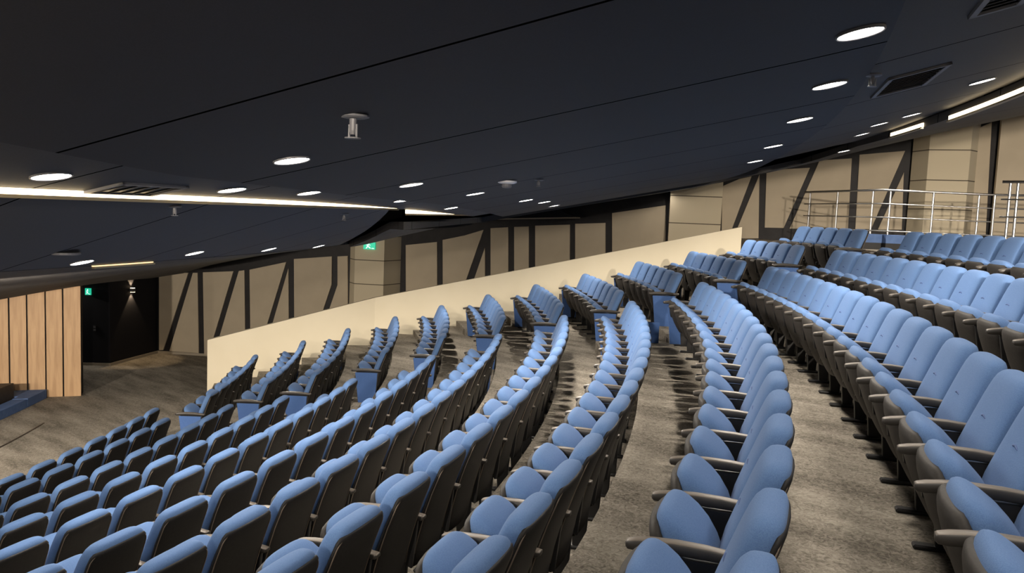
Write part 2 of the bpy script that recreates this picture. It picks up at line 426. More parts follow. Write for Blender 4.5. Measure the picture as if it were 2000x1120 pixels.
# ------------------------------------------------------------------ WALLS
W0=on_z(308,690,0)
def sec(n, a, b, ztop, mt=None, z0=-.05, th=.12, nm='wall_side'):
    pl=Plane(a,b)
    V=[Vector((a.x,a.y,z0)),Vector((b.x,b.y,z0)),Vector((b.x,b.y,ztop[1])),Vector((a.x,a.y,ztop[0]))]
    vs,fs=prism(V,-pl.n*th); o=link(nm, mesh(nm,vs,fs), mt or M['frame']); o['kind']='structure'; return pl
P1a=at_depth(715,22.45,530); P1l=at_depth(692.5,22.1,530); P1c=at_depth(749.5,22.0,530); P1r=at_depth(784,22.7,530)
P2a=at_depth(1345,20.0,430); P2l=at_depth(1307,19.6,430); P2c=at_depth(1376,19.5,430); P2r=at_depth(1408,19.4,430)
P3a=at_depth(1790,18.3,360); P3l=at_depth(1777,18.2,360); P3c=at_depth(1809,17.6,360); P3r=at_depth(1890,17.3,360)
P4a=at_depth(1870,17.65,350); P4b=at_depth(1960,17.45,350); P5=at_depth(1946,17.2,350); P5b=at_depth(2600,15.6,350)
S1=sec(1,W0,P1a,(4,6)); S2=sec(2,at_depth(765,22.75,530),P2a,(6,8)); S3=sec(3,at_depth(1385,19.8,430),P3a,(8,9)); S4=sec(4,P4a,P4b,(10,10))
S5=sec(5,P5,P5b,(11,11),M['beige'])
def pillar(nm, a, b, c, joints, zt):
    back=-Plane(a,c).n*1.2
    V=[Vector((q.x,q.y,0)) for q in (a,b,c)]+[Vector((c.x,c.y,0))+back, Vector((a.x,a.y,0))+back]
    vs,fs=prism(V,(0,0,zt)); o=link(nm, mesh(nm,vs,fs), tile_mat(nm,joints)); o['kind']='structure'
pillar('wall_pillar',P1l,P1c,P1r,(2.32,2.97,3.62),6.5)
pillar('wall_pillar',P2l,P2c,P2r,(4.32,4.97,5.6),8)
pillar('wall_pillar',P3l,P3c,P3r,(4.85,5.47,6.11),9.5)
# acoustic panels: outline read on the wall plane
PANELS=[
 (S1,'narrow beige wall panel beside the black side wall, left of the first slanted frame bar',[(312,532),(369,533),(320,684),(312,684)]),
 (S1,'beige wedge panel between the leftmost slanted bar and the upright beside it',[(378,533),(387,533),(389.5,690),(332,686)]),
 (S1,'beige panel left of the second slanted bar, above the low parapet corner',[(397.5,532),(457,530),(408,694),(400,693)]),
 (S1,'beige wedge panel between the second slanted bar and the second upright',[(467.5,529.5),(478.5,528),(480.5,697),(419,694)]),
 (S1,'beige panel between the second upright and the third slanted bar',[(488.5,527),(560,512),(502,702),(490.5,700)]),
 (S1,'slim beige triangle panel right of the third slanted bar',[(564.3,524),(565.7,704),(513,702)]),
 (S1,'wide beige panel left of the bent frame bar near the exit-sign pillar',[(575,506),(649,501),(648.5,556),(598,708),(576,705)]),
 (S1,'narrow beige panel between the bent bar and the exit-sign pillar',[(660,501),(680,500),(680.5,713),(608,709),(660,557)]),
 (S2,'beige panel just right of the exit-sign pillar',[(793.6,479),(854.7,472.7),(855,612),(794,622)]),
 (S2,'beige panel left of the slanted bar in the middle wall bay',[(865.6,469),(909,460),(945.5,449),(893,600),(866,607)]),
 (S2,'small beige wedge panel right of the slanted bar in the middle wall bay',[(948,484),(948.5,594),(908,600)]),
 (S2,'narrow beige panel between two uprights, just right of the middle bay slanted bar',[(959,446),(993.6,444),(993.6,588),(959,592)]),
 (S2,'slimmest beige panel of the middle wall bay, between two close uprights',[(1005,443.4),(1033.5,442.5),(1033.5,578),(1005,584)]),
 (S2,'beige panel third from the right in the middle wall bay',[(1046,441),(1113.6,439),(1113,566),(1046,576)]),
 (S2,'beige panel second from the right in the middle wall bay',[(1124,437.4),(1183,435.6),(1183,552),(1124,564)]),
 (S2,'tallest and widest beige panel of the middle wall bay, at its right end',[(1196,416.4),(1300.5,401.4),(1299.5,530),(1196,550)]),
 (S3,'shaded beige panel left of the slanted bar beside the middle pillar',[(1411,364),(1470,339),(1427,455),(1409.5,455)]),
 (S3,'shaded beige wedge panel behind the last seats of the far block',[(1483.5,341),(1481.5,466),(1432,466)]),
 (S3,'bright beige panel left of the slanted bar behind the top handrail',[(1497,332.5),(1582,328),(1530.6,445.7),(1493.5,445)]),
 (S3,'bright beige panel right of the slanted bar behind the handrail start',[(1600.5,313.6),(1663.6,309.7),(1656,448),(1542,447)]),
 (S3,'bright beige panel left of the right-hand slanted bar behind the handrail',[(1678.5,302.5),(1767.5,295),(1701,448),(1670,448)]),
 (S3,'bright beige wedge panel between the right-hand slanted bar and the pillar',[(1765,337),(1761,449),(1714,449)]),
 (S4,'greyish beige upright panel right of the large pillar',[(1898,256),(1936,239),(1924,460),(1882,458)]),
]
for pl,lab,poly in PANELS:
    V=[pl.px(x,y,.0) for x,y in poly]
    c=sum(V,Vector())/len(V)
    vs,fs=prism([v-c for v in V], pl.n*.045); me=mesh('wall_panel',vs,fs); bevel(me,.006,1)
    o=link('wall_panel', me, M['beige']); o.location=c
    tag(o,lab,'wall panel','beige acoustic panels along the side wall')
# black side wall with a bend, skirting, wooden stage wall
B0=on_z(308,690,0); B1=on_z(215,715,0); B2=on_z(150,713.5,0)
for a,b in ((B1,B0),(B2,B1)):
    sec(0,a,b,(3.2,3.2),M['blackwall'],nm='wall_stage_side')
for a,b,nm in ((B1,B0,'baseboard_side'),(B2,B1,'baseboard_side')):
    pl=Plane(a,b); vs,fs=prism([Vector((a.x,a.y,0)),Vector((b.x,b.y,0)),Vector((b.x,b.y,.07)),Vector((a.x,a.y,.07))], pl.n*.02)
    o=link(nm, mesh(nm,vs,fs), M['skirt']); o['kind']='structure'
pl=S1; a=W0; b=P1a
vs,fs=prism([a,b,b+Vector((0,0,.07)),a+Vector((0,0,.07))], pl.n*.02); o=link('baseboard_left', mesh('bb',vs,fs), M['skirt']); o['kind']='structure'
Wd0=on_z(157.5,774,0); Wd1=on_z(92,776.3,0); WP=Plane(Wd1,Wd0)
wend=Wd0+WP.t*.0
V=[WP.a-WP.t*6, WP.b, WP.b+Vector((0,0,3.0)), WP.a-WP.t*6+Vector((0,0,3.0))]
vs,fs=prism([v-WP.n*.05 for v in V], -WP.n*.35); o=link('wall_stage_back', mesh('wsb',vs,fs), M['frame']); o['kind']='structure'
def ztop(q): return z_low(math.hypot(q.x,q.y),math.atan2(q.y,q.x))-.004
gaps=[(157.5,None),(121.5,124.5),(87.5,90.2),(51.2,54.2),(16,19.2),(-20,-17),(-57,-54)]
names=['rightmost oak plank of the stage side wall, at its free end','oak plank second from the right in the stage side wall','oak plank third from the right, beside the upper blue step','oak plank fourth from the right, above the blue steps','oak plank cut by the left edge of the picture, above the black stage corner','oak plank beyond the left picture edge in the stage wall']
for i in range(6):
    xr=gaps[i][0]; xl=gaps[i+1][1]
    q0=WP.px(xl,650); q1=WP.px(xr,650)
    V=[Vector((q0.x,q0.y,0)),Vector((q1.x,q1.y,0)),Vector((q1.x,q1.y,ztop(q1))),Vector((q0.x,q0.y,ztop(q0)))]
    c=V[0].copy(); vs,fs=prism([v-c for v in V], -WP.n*.03); me=mesh('oak_plank',vs,fs); bevel(me,.004,1)
    if i<5:
        o=link('oak_plank', me, M['wood']); o.location=c; tag(o,names[i],'wood plank','oak planks of the stage side wall')

# stage and blue steps
def box_px(name, pts2, z0, z1, mt, label=None, cat=None, group=None, bev=.01, kind=None):
    c=Vector((sum(p.x for p in pts2)/len(pts2), sum(p.y for p in pts2)/len(pts2), z0))
    vs,fs=prism([Vector((p.x,p.y,z0))-c for p in pts2],(0,0,z1-z0)); me=mesh(name,vs,fs)
    if bev: bevel(me,bev,2)
    o=link(name, me, mt); o.location=c; tag(o,label,cat,group,kind); return o
b1a=on_z(0,822,0); b1b=on_z(53.5,797,0); b2a=b1b; b2b=on_z(93.3,777,0)
fd=(b1a-b1b).normalized()
b1z=b1b+fd*3.0
back=Vector((b1b.y-b1a.y, -(b1b.x-b1a.x),0)).normalized()
if back.dot(-b1b)<0: back=-back
b2d=(b2b-b2a).normalized(); back2=Vector((b2d.y,-b2d.x,0));
if back2.dot(-b2a)<0: back2=-back2
e1=on_z(4,781,.19)
box_px('carpeted_step',[b1z,b1b+fd*0.01,b1b+fd*.01-WP.t*.28,b1z-WP.t*.28],0,.185,M['bluestep'],'long blue carpeted step at the stage front, cut by the left picture edge','step','blue steps in front of the stage')
b2s=b2a+b2d*.015
box_px('carpeted_step',[b2s,b2b-b2d*.04,b2b-b2d*.04-WP.t*.62,b2s+b2d*.24-WP.t*.62,b2s+b2d*.24-WP.t*.28,b2s-WP.t*.28],0,.19,M['bluestep'],'short blue carpeted step against the foot of the oak plank wall','step','blue steps in front of the stage')
s0=on_z(30.5,748.5,.48)
s1=s0+fd*3
box_px('stage_platform',[s0-WP.t*.03,s1-WP.t*.03,s1-WP.t*4,s0-WP.t*4],0,.48,M['stagetop'],'low black stage platform corner behind the blue steps','stage',bev=.01)
# thin floor channel in front of the stage
n=24; V=[]
c0=on_z(86,827,0); c1=on_z(0,868,0); Ra,ta=math.hypot(c0.x,c0.y),math.atan2(c0.y,c0.x)
for i in range(n+1):
    t=lerp(ta,ta-.30,i/n); V.append((Ra-.02,t)); 
ring=[P(r_,t,.004) for r_,t in V]+[P(r_+.035,t,.004) for r_,t in reversed(V)]
vs,fs=prism(ring,(0,0,.004)); o=link('floor_channel', mesh('fc',vs,fs), M['black']); tag(o,'thin dark channel line across the carpet before the stage','floor channel')

# ------------------------------------------------------------------ SEATS
YO=-.25       # the empty stands under the seat, ridge of the back at local y = YO
def sect(z, yc, w, t, e=3.2, n=28, curve=0.0):
    out=[]
    for (x,y) in superring(w,t,e,n):
        out.append(Vector((x, YO+yc+y + curve*(x/(w/2+1e-6))**2, z)))
    return out
def back_mesh():
    # (z, centre y forward of the ridge, width, thickness)
    S=[(.395,.178,.41,.030),(.40,.178,.45,.060),(.43,.172,.480,.085),(.50,.158,.490,.100),(.58,.135,.488,.110),(.66,.105,.480,.116),(.74,.074,.470,.122),(.81,.046,.462,.128),(.855,.028,.452,.130),(.890,.016,.434,.126),(.918,.008,.402,.114),(.936,.003,.358,.094),(.946,.0,.30,.066),(.951,.0,.22,.030)]
    rings=[sect(z,y,w,t,e=3.4,curve=.012*max(0,1-(z-.4)/.5)) for z,y,w,t in S]
    V,F=loft(rings); return mesh('backrest',V,F)
def shell_mesh():
    S=[(.26,.125,.36,.014),(.265,.125,.40,.028),(.33,.117,.435,.034),(.45,.098,.455,.036),(.60,.060,.462,.036),(.74,.014,.464,.036),(.84,-.024,.452,.036),(.888,-.040,.430,.032),(.907,-.046,.395,.024),(.914,-.047,.33,.012)]
    rings=[sect(z,y,w,t,e=4.0,n=24,curve=.016) for z,y,w,t in S]
    V,F=loft(rings); return mesh('back_shell',V,F)
def cushion_mesh():
    # folded-up seat: wedge standing between the arms, blue face to the backrest, rounded on top
    S=[(.35,.255,.34,.08),(.36,.260,.40,.13),(.42,.282,.435,.20),(.50,.302,.446,.235),(.56,.322,.442,.228),(.612,.342,.430,.200),(.652,.361,.408,.162),(.680,.377,.374,.120),(.699,.388,.325,.082),(.710,.394,.26,.050),(.715,.397,.17,.022)]
    rings=[sect(z,y,w,t,e=2.6,n=28) for z,y,w,t in S]
    V,F=loft(rings); return mesh('seat_cushion',V,F)
def pan_mesh():
    S=[(.235,.275,.26,.03),(.24,.277,.33,.06),(.28,.290,.39,.085),(.36,.328,.435,.098),(.45,.366,.455,.098),(.53,.396,.458,.094),(.59,.418,.450,.084),(.630,.431,.430,.070),(.657,.439,.392,.052),(.672,.443,.33,.028)]
    rings=[sect(z,y,w,t,e=2.9,n=24,curve=-.02) for z,y,w,t in S]
    V,F=loft(rings); return mesh('seat_shell',V,F)
def arm_mesh(x):
    # cross-section rings along y
    rings=[]
    prof_=[(.03,.634,.044,.020),(.045,.636,.052,.032),(.12,.645,.054,.040),(.22,.654,.056,.046),(.33,.656,.058,.048),(.42,.651,.058,.046),(.475,.643,.057,.042),(.503,.636,.050,.034),(.512,.632,.036,.022)]
    for (y,zt,w,h) in prof_:
        ring=[]
        for (a,b) in superring(w,h,e=4.5,n=16): ring.append(Vector((x+a, YO+y, zt-h/2+b)))
        rings.append(ring)
    V,F=loft(rings); me=mesh('armrest',V,F)
    me.materials.append(M['arm']); me.materials.append(M['armside'])
    for p in me.polygons:
        p.material_index = 0 if p.normal.z>.6 else 1
        p.use_smooth=True
    return me
def stand_mesh(x):
    parts=[]
    # side plate under the arm, upright and floor foot
    parts.append(prism([(x-.014,YO+.10,.30),(x-.014,YO+.40,.42),(x-.014,YO+.43,.60),(x-.014,YO+.07,.60)],(.028,0,0)))
    parts.append(prism([(x-.018,YO+.15,.02),(x-.018,YO+.23,.02),(x-.018,YO+.26,.36),(x-.018,YO+.13,.36)],(.036,0,0)))
    V,F=join(parts); me=mesh('arm_stand',V,F); bevel(me,.004,1); return me
def brace_mesh():
    parts=[tube([(-.20,YO+.16,.33),(.20,YO+.16,.33)],.014,8)]
    for s in (-1,1):
        parts.append(prism([(s*.21-.01,YO+.14,.30),(s*.21-.01,YO+.33,.30),(s*.21-.01,YO+.33,.36),(s*.21-.01,YO+.12,.46)],(.02,0,0)))
    V,F=join(parts); return mesh('hinge_frame',V,F)
def endpanel_mesh(x,s):
    # blue side panel closing the row at an aisle
    V=[(x,YO+.09,.592),(x,YO+.45,.592),(x,YO+.43,.44),(x,YO+.385,.02),(x,YO+.13,.02)]
    vs,fs=prism(V,(s*.022,0,0)); me=mesh('end_panel',vs,fs); bevel(me,.004,1); return me
def trim_mesh():
    # dark piping line round the head of the back cushion
    # thin tan edge where the dark back shell meets the cushion
    pts=[]
    def yy(z): return interp(z,[.33,.45,.60,.74,.84,.907],[.117,.098,.060,.014,-.024,-.046])
    for z in (.36,.45,.55,.65,.74): pts.append((.226,YO+yy(z)+.004,z))
    for i in range(23):
        a=pi*(i+.5)/23
        x=math.copysign(abs(math.cos(a))**.42,math.cos(a))*.224; z=.78+.130*abs(math.sin(a))**.5
        pts.append((x, YO+yy(z)+.004, z))
    for z in (.74,.65,.55,.45,.36): pts.append((-.226,YO+yy(z)+.004,z))
    return mesh('shell_trim',*tube(pts,.0034,5))
def tuft_mesh():  # dark mark standing in for the shaded crease of the back cushion
    V,F=lathe([(.001,-.004),(.011,-.002),(.013,.001),(.009,.004),(.001,.005)],12)
    V=[Vector((v.x*3.6, YO+.0735+.059+v.z*1.0, .738+v.y*.40-abs(v.x)*.75+.012)) for v in V]
    return mesh('tuft_crease_shade',V,F)
ME=dict(back=back_mesh(), shell=shell_mesh(), cush=cushion_mesh(), pan=pan_mesh(), brace=brace_mesh(), tuft=tuft_mesh(), trim=trim_mesh())
for k_,mm in (('back','fabric'),('shell','shell'),('cush','fabric'),('pan','pan'),('brace','black'),('tuft','crease_shade'),('trim','tan')):
    ME[k_].materials.append(M[mm])
    for p in ME[k_].polygons: p.use_smooth=True
_arm={}
def arm_for(x):
    x=round(x,4)
    if x not in _arm:
        st=stand_mesh(x); st.materials.append(M['black']); ft=bevel(mesh('foot',*boxv(x-.032,x+.032,YO+.13,YO+.33,0,.024)),.008,1); ft.materials.append(M['black']); _arm[x]=(arm_mesh(x),st,ft)
    return _arm[x]
_end={}
def end_for(x,s):
    x=round(x,4)
    if (x,s) not in _end:
        e=endpanel_mesh(x,s); e.materials.append(M['endpanel']); _end[(x,s)]=e
    return _end[(x,s)]
ORD=['zeroth','first','second','third','fourth','fifth','sixth','seventh','eighth','ninth','tenth','eleventh','twelfth','thirteenth','fourteenth','fifteenth','sixteenth','seventeenth','eighteenth','nineteenth','twentieth','twenty-first','twenty-second']
def child(name, me, parent):
    o=bpy.data.objects.new(name, me); COL.objects.link(o); o.parent=parent; return o
def seat(block,k,i,R,th,z,w_,arms,ends):
    root=empty('auditorium_seat', P(R-.25,th,z)); root.rotation_euler=(0,0,pi/2+th)
    bk=child('backrest',ME['back'],root); sh=child('back_shell',ME['shell'],root); child('shell_trim',ME['trim'],sh)
    child('seat_cushion',ME['cush'],root); child('seat_shell',ME['pan'],root)
    child('hinge_frame',ME['brace'],root); child('tuft_crease_shade',ME['tuft'],bk)
    for s in arms:
        a,st,ft=arm_for(s*w_/2); child('armrest',a,root); sp=child('arm_stand',st,root); child('foot',ft,sp)
    for s in ends:
        child('end_panel',end_for(s*(w_/2+.002),s),root)
    if block=='near':
        row=ORD[k]; lab='blue tip-up seat of the near block, %s row from the front, %s from the aisle'%(row, ORD[i+1])
        grp='near block seats, %s row'%row
    else:
        row=ORD[k-1]; lab='blue tip-up seat of the far block by the parapet, %s row, %s from the aisle'%(row, ORD[i+1])
        grp='far block seats, %s row'%row
    tag(root,lab,'seat',grp)
for k in range(1,14):
    R=Rk(k)+ROFF_E[k]
    for i in range(NE[k]):
        seat('near',k,i,R,TE[k]-i*WE[k]/R,zrow(k),WE[k], (-1,1) if i==0 else (-1,), (1,) if i==0 else ())
for k in range(2,14):
    R=Rk(k)+ROFF_A[k]
    for i in range(NA[k]):
        last=(i==NA[k]-1)
        seat('far',k,i,R,TA[k]+i*WA[k]/R,zrow(k),WA[k], (-1,1) if last else (-1,), (-1,) if i==0 else ((1,) if last else ()))

# ------------------------------------------------------------------ LAMPS
def lamp_meshes(r):
    ring=mesh('rim',*lathe([(r*1.0,0.004),(r*1.0,-.006),(r*1.05,-.008),(r*1.10,-.005),(r*1.10,.006),(r*1.0,.006)],28)); ring.materials.append(M['rim'])
    lens=mesh('lens',*lathe([(r*1.0,.002),(r*.99,-.004),(r*.5,-.006),(.002,-.007)],28)); lens.materials.append(M['lens'])
    return ring,lens
RING,LENS=lamp_meshes(.075)
ld=bpy.data.lights.new('downlight','SPOT'); ld.energy=DOWN_W; ld.spot_size=math.radians(160); ld.spot_blend=.5; ld.shadow_soft_size=.06; ld.color=(1.0,.90,.78)
def normal_of(zf,R,th):
    e=.05
    dR=(zf(R+e,th)-zf(R-e,th))/(2*e); dT=(zf(R,th+e/R)-zf(R,th-e/R))/(2*e)
    er=Vector((math.cos(th),math.sin(th),0)); et=Vector((-math.sin(th),math.cos(th),0))
    return (Vector((0,0,1))-er*dR-et*dT).normalized()
def downlight(R,th,zf,label,power=1.0,group='recessed ceiling downlights'):
    nn=normal_of(zf,R,th); loc=P(R,th,zf(R,th))
    e=empty('ceiling_downlight', loc); e.rotation_mode='QUATERNION'; e.rotation_quaternion=Vector((0,0,1)).rotation_difference(nn)
    tag(e,label,'ceiling light',group)
    child('rim',RING,e); child('lens',LENS,e)
    d=ld
    if power!=1.0:
        d=ld.copy(); d.energy=DOWN_W*power
    l=bpy.data.objects.new('lamp',d); COL.objects.link(l); l.parent=e; l.location=(0,0,-.03)
    return e
LIT=[ # photograph column, row, ceiling zone, label
 (570,312,'main','largest bright downlight left of centre, beside the ceiling joint'),
 (803,360,'main','downlight right of the largest one, above the cove strip end'),
 (928,378,'main','downlight left of the white smoke detector'),
 (1027,391,'main','small downlight just below the white smoke detector'),
 (100,343,'B','far left downlight just above the glowing cove strip'),
 (453,370,'B','downlight above the cove strip, below and left of the largest one'),
 (604,376,'B','downlight above the cove strip, below and right of the largest one'),
 (787,391,'B','small downlight above the right end of the cove strip'),
 (915,400,'B','tiny downlight at the dim end of the cove strip'),
 (160,512,'A','left oval downlight beside the short gold slot over the oak wall'),
 (380,494,'A','oval downlight at the right end of the short gold slot'),
 (525,487,'A','small downlight on the curved edge above the slanted wall bars'),
 (610,484,'A','small downlight on the curved edge left of the exit-sign pillar'),
 (1730,50,'main','biggest oval downlight at the top right'),
 (1620,165,'main','second largest oval downlight at the upper right'),
 (1562,233,'main','third oval downlight down the right ceiling edge'),
 (1510,285,'main','smallest oval downlight down the right ceiling edge'),
 (1918,158,'C','downlight between the air grille and the right cove strip'),
 (1780,224,'C','downlight at the upper end of the short right cove strip'),
 (1717,242,'C','downlight left of the short right cove strip'),
 (1683,262,'C','lowest downlight left of the short right cove strip'),
]
used=[]
for x,y,zn,lab in LIT:
    z_=ZONES[zn]; q,R,th=ceil_hit(x,y,z_[4])
    if q is None: print('MISS',lab); continue
    ok=z_[0]<=R<=z_[1] and th<=z_[3](R)
    print('light %s (%d,%d) R=%.2f th=%.3f z=%.2f %s'%(zn,x,y,R,th,q.z,'' if ok else 'OUTSIDE'))
    if zn=='main': R=max(R,r_edge(th)+.11)
    R=min(max(R,z_[0]+.11),(z_[1] if zn!='B' else r_edge(th))-.11); th=min(th,z_[3](R)-.008)
    downlight(R,th,z_[4],lab,{'main':1.0+4.0*smooth(.38,.5,th),'A':6.0,'C':1.9,'B':1.4}.get(zn,1.0)); used.append((zn,th))
for x,y,zf,lab in [(72,541,z_low,'small downlight above the oak plank wall'),
   (865,446,z_side,'tiny downlight right of the exit-sign pillar'),
   (737,467,z_side,'tiny downlight just above the green exit sign'),
   (1648,295,z_outer,'small downlight above the bright panels behind the handrail')]:
    q,R,th=ceil_hit(x,y,zf,.46 if y>480 else .60)
    if q is None: print('MISS',lab); continue
    print('outer light (%d,%d) R=%.2f th=%.3f z=%.2f'%(x,y,R,th,q.z)); downlight(R,th,zf,lab,{737:1.2,865:1.6,1648:2.6,72:3.0}.get(x,3.0))
for R,t,lab in ((27.2,.560,'left one of two small downlights above the middle wall bay'),(27.25,.608,'right one of two small downlights above the middle wall bay'),(29.4,.53,'tiny downlight at the lower tip of the right ceiling edge')):
    downlight(R,t,z_main,lab,7.5)
downlight(30.9,.93,z_side,'tiny downlight over the right end of the middle wall bay',2.0) if False else downlight(30.9,.90,z_side,'tiny downlight over the right end of the middle wall bay',.4)
for R,t,lab in ((22.4,.80,'added ceiling lamp over the lower end of the wall aisle'),(25.2,.80,'added ceiling lamp over the wall aisle near the exit-sign pillar'),(28.0,.79,'added ceiling lamp over the middle of the wall aisle'),(30.6,.77,'added ceiling lamp over the upper part of the wall aisle'),(33.4,.74,'added ceiling lamp over the top landing of the wall aisle')):  # lamps added over the wall aisle to brighten parapet and floor
    downlight(R,t,(z_low if R<24.4 else (z_outer if R>30.95 else z_side)),lab,10.0)
# unseen lamps of the rest of the hall; the last rows only add light
def extra(R,zf,ths,power=1.0):
    for t in ths: downlight(R,t,zf,'unseen ceiling downlight supplying light from outside the picture',power,'downlights outside the picture')
extra(27.2,z_main,[.27,.235,.18,.12,.06,0.0])
extra(29.45,z_main,[.30,.25,.19,.13,.07,0.0])
extra(30.4,z_bandC,[.37,.31,.25,.18,.11,.04],1.5)
extra(26.45,z_bandB,[.26,.20,.13,.05])
extra(24.6+.2,z_bandA,[.34,.27,.20,.12,.04])
extra(32.6,z_outer,[.50,.43,.36,.28,.20],5.0)
extra(22.3,z_low,[.42,.33,.24,.14],2.0)
extra(19.6,z_low,[.56,.44,.32,.2],2.6)
extra(16.8,z_low,[.62,.46,.30],2.6)
extra(34.5,z_outer,[.58,.50,.42],5.0)  # unseen lamps added to wash the wall behind the handrail
extra(36.3,z_outer,[.62,.54],7.0)  # more unseen lamps, added for the same wall wash

def fill_spot(R,th,zf,target,power,label,cone=75):  # unseen spotlights added to brighten dim floor, seats and walls
    loc=P(R,th,zf(R,th)-.16); e=empty('fill_spotlight',loc); dd=(target-loc).normalized()
    e.rotation_mode='QUATERNION'; e.rotation_quaternion=dd.to_track_quat('-Z','Y'); tag(e,label,'spotlight','added fill spotlights outside the picture')
    link('housing',mesh('housing',*lathe([(.05,.16),(.075,.14),(.08,-.06),(.084,-.08),(.074,-.08),(.07,-.03)],20)),M['black'],e)
    link('lens',mesh('lens',*lathe([(.069,-.035),(.03,-.045),(.002,-.047)],20)),M['lens'],e)
    d=bpy.data.lights.new('spot','SPOT'); d.energy=power; d.spot_size=math.radians(cone); d.spot_blend=.8; d.shadow_soft_size=.07; d.color=(1,.87,.72)
    l=bpy.data.objects.new('lamp',d); COL.objects.link(l); l.parent=e; l.location=(0,0,-.1)
fill_spot(18.5,.38,z_low,P(18.9,.84,0),2300,'added fill spotlight outside the picture aimed at the floor before the stage')
fill_spot(21.5,.40,z_low,P(20.5,1.0,.6),850,'added fill spotlight outside the picture aimed at the parapet corner')
fill_spot(16.0,.45,z_low,P(17.8,.95,1.2),360,'added fill spotlight outside the picture aimed at the oak plank wall')
fill_spot(23.6,.38,z_low,P(22.5,.80,.6),700,'added fill spotlight outside the picture aimed at the far front seats')
def wp_(pl,x,y): return pl.px(x,y)
fill_spot(29.0,.16,z_main,S2.px(1060,470),1500,'added fill spotlight outside the picture aimed at the middle wall bay',44)
fill_spot(29.2,.12,z_main,S1.px(720,520),700,'added fill spotlight outside the picture aimed at the exit-sign pillar',30)
fill_spot(33.0,.30,z_outer,S3.px(1640,380),5000,'added fill spotlight outside the picture aimed at the wall behind the handrail',52)
fill_spot(33.8,.40,z_outer,at_depth(1880,17.4,350)+Vector((0,0,5.5)),2300,'added fill spotlight outside the picture aimed at the large pillar',50)
cove('long glowing gold cove strip running left to right under the main ceiling',26.15,.20,.475,lambda t:z_bandA(26.15,t)-.012,1,h=.036)
cove('dimmer cove strip continuing right of the long one',26.15,.485,.60,lambda t:z_bandA(26.15,t)-.055,1,h=.035)
cove('long cove strip at the upper right beside the large pillar',30.95,.30,.505,lambda t:prof(30.95)-.09,-1,h=.04)
cove('short cove strip between two downlights at the right',30.95,.528,.560,lambda t:prof(30.95)-.07,-1,h=.04)
cove('short thin gold slot strip above the oak plank wall',24.45,.405,.432,lambda t:z_bandA(24.45,t)-.02,1,h=.006,es_mat='slot')

# dark dropped edges with a pale trim under the ceiling near the side wall
def fascia(pl, off, poly, trim):
    V=[pl.px(x,y,off) for x,y in poly]; vs,fs=prism(V,-pl.n*.35); o=link('ceiling_fascia',mesh('ceiling_fascia',vs,fs),M['blackwall']); o['kind']='structure'
    V=[pl.px(x,y,off+.01) for x,y in trim]; vs,fs=prism(V,-pl.n*.36); o=link('ceiling_fascia_trim',mesh('ceiling_fascia_trim',vs,fs),M['skirt']); o['kind']='structure'
fascia(S3,1.6,[(1502,322),(1722,279),(1719,264),(1540,303)],[(1494,325),(1722,282),(1722,279),(1500,320)])
fascia(S2,1.0,[(926,427),(1124,424),(1085,408),(948,404)],[(925,430),(1126,426.5),(1126,424.5),(926,427.5)])

# ------------------------------------------------------------------ CEILING FITTINGS
def vent(corners, zf, label):
    pts=[]
    for x,y in corners:
        q,R,th=ceil_hit(x,y,zf)
        if q is None: print('vent miss',label); return
        pts.append(q)
    c=sum(pts,Vector())/4
    # keep it square to the ceiling radii
    R=math.hypot(c.x,c.y); th=math.atan2(c.y,c.x); nn=normal_of(zf,R,th)
    e=empty('air_grille', P(R,th,zf(R,th))); 
    er=Vector((math.cos(th),math.sin(th),0)); er=(er-nn*er.dot(nn)).normalized(); et=nn.cross(er)
    mm=Matrix((er,et,nn)).transposed(); e.rotation_euler=mm.to_euler()
    tag(e,label,'air vent')
    lr=max(abs((p-c).dot(er)) for p in pts); lt=max(abs((p-c).dot(et)) for p in pts)
    print(label,'size',lr*2,lt*2,'R',R,th)
    return e,lr,lt
def grille(e,lr,lt,n=8):
    f=[];b=.025
    f.append(boxv(-lr,lr,-lt,-lt+b,-.012,.0)); f.append(boxv(-lr,lr,lt-b,lt,-.012,0)); f.append(boxv(-lr,-lr+b,-lt,lt,-.012,0)); f.append(boxv(lr-b,lr,-lt,lt,-.012,0))
    link('frame',mesh('frame',*join(f)),M['greyplastic'],e)
    link('backing',mesh('backing',*boxv(-lr+b,lr-b,-lt+b,lt-b,-.003,.0)),M['black'],e)
    f=[]
    for i in range(n):
        y=lerp(-lt+b,lt-b,(i+.5)/n); f.append(prism([(-lr+b,y-.008,-.010),(-lr+b,y+.012,-.004),(-lr+b,y+.012,-.002),(-lr+b,y-.008,-.008)],(2*(lr-b),0,0)))
    link('louvres',mesh('louvres',*join(f)),M['greyplastic'],e)
r_=vent([(175,371),(278,358),(361,368),(250,377)],z_bandB,'square grey air grille above the glowing cove strip')
if r_: grille(r_[0],.13,.22,5)
r_=vent([(1700,175),(1725,159),(1848,138),(1818,158)],z_bandC,'long grey louvred air grille left of the right-hand cove strip')
if r_: grille(r_[0],.15,.33,9)
r_=vent([(1912,12),(1940,-8),(2010,-20),(1985,-2)],z_bandC,'grey air grille cut by the top right picture edge')
if r_: grille(r_[0],.09,.16,5)
def place_on_ceiling(name,x,y,zf,label,cat,tmin=-9):
    q,R,th=ceil_hit(x,y,zf,tmin)
    if q is None: print('MISS',label); return None
    e=empty(name,q); tag(e,label,cat); return e
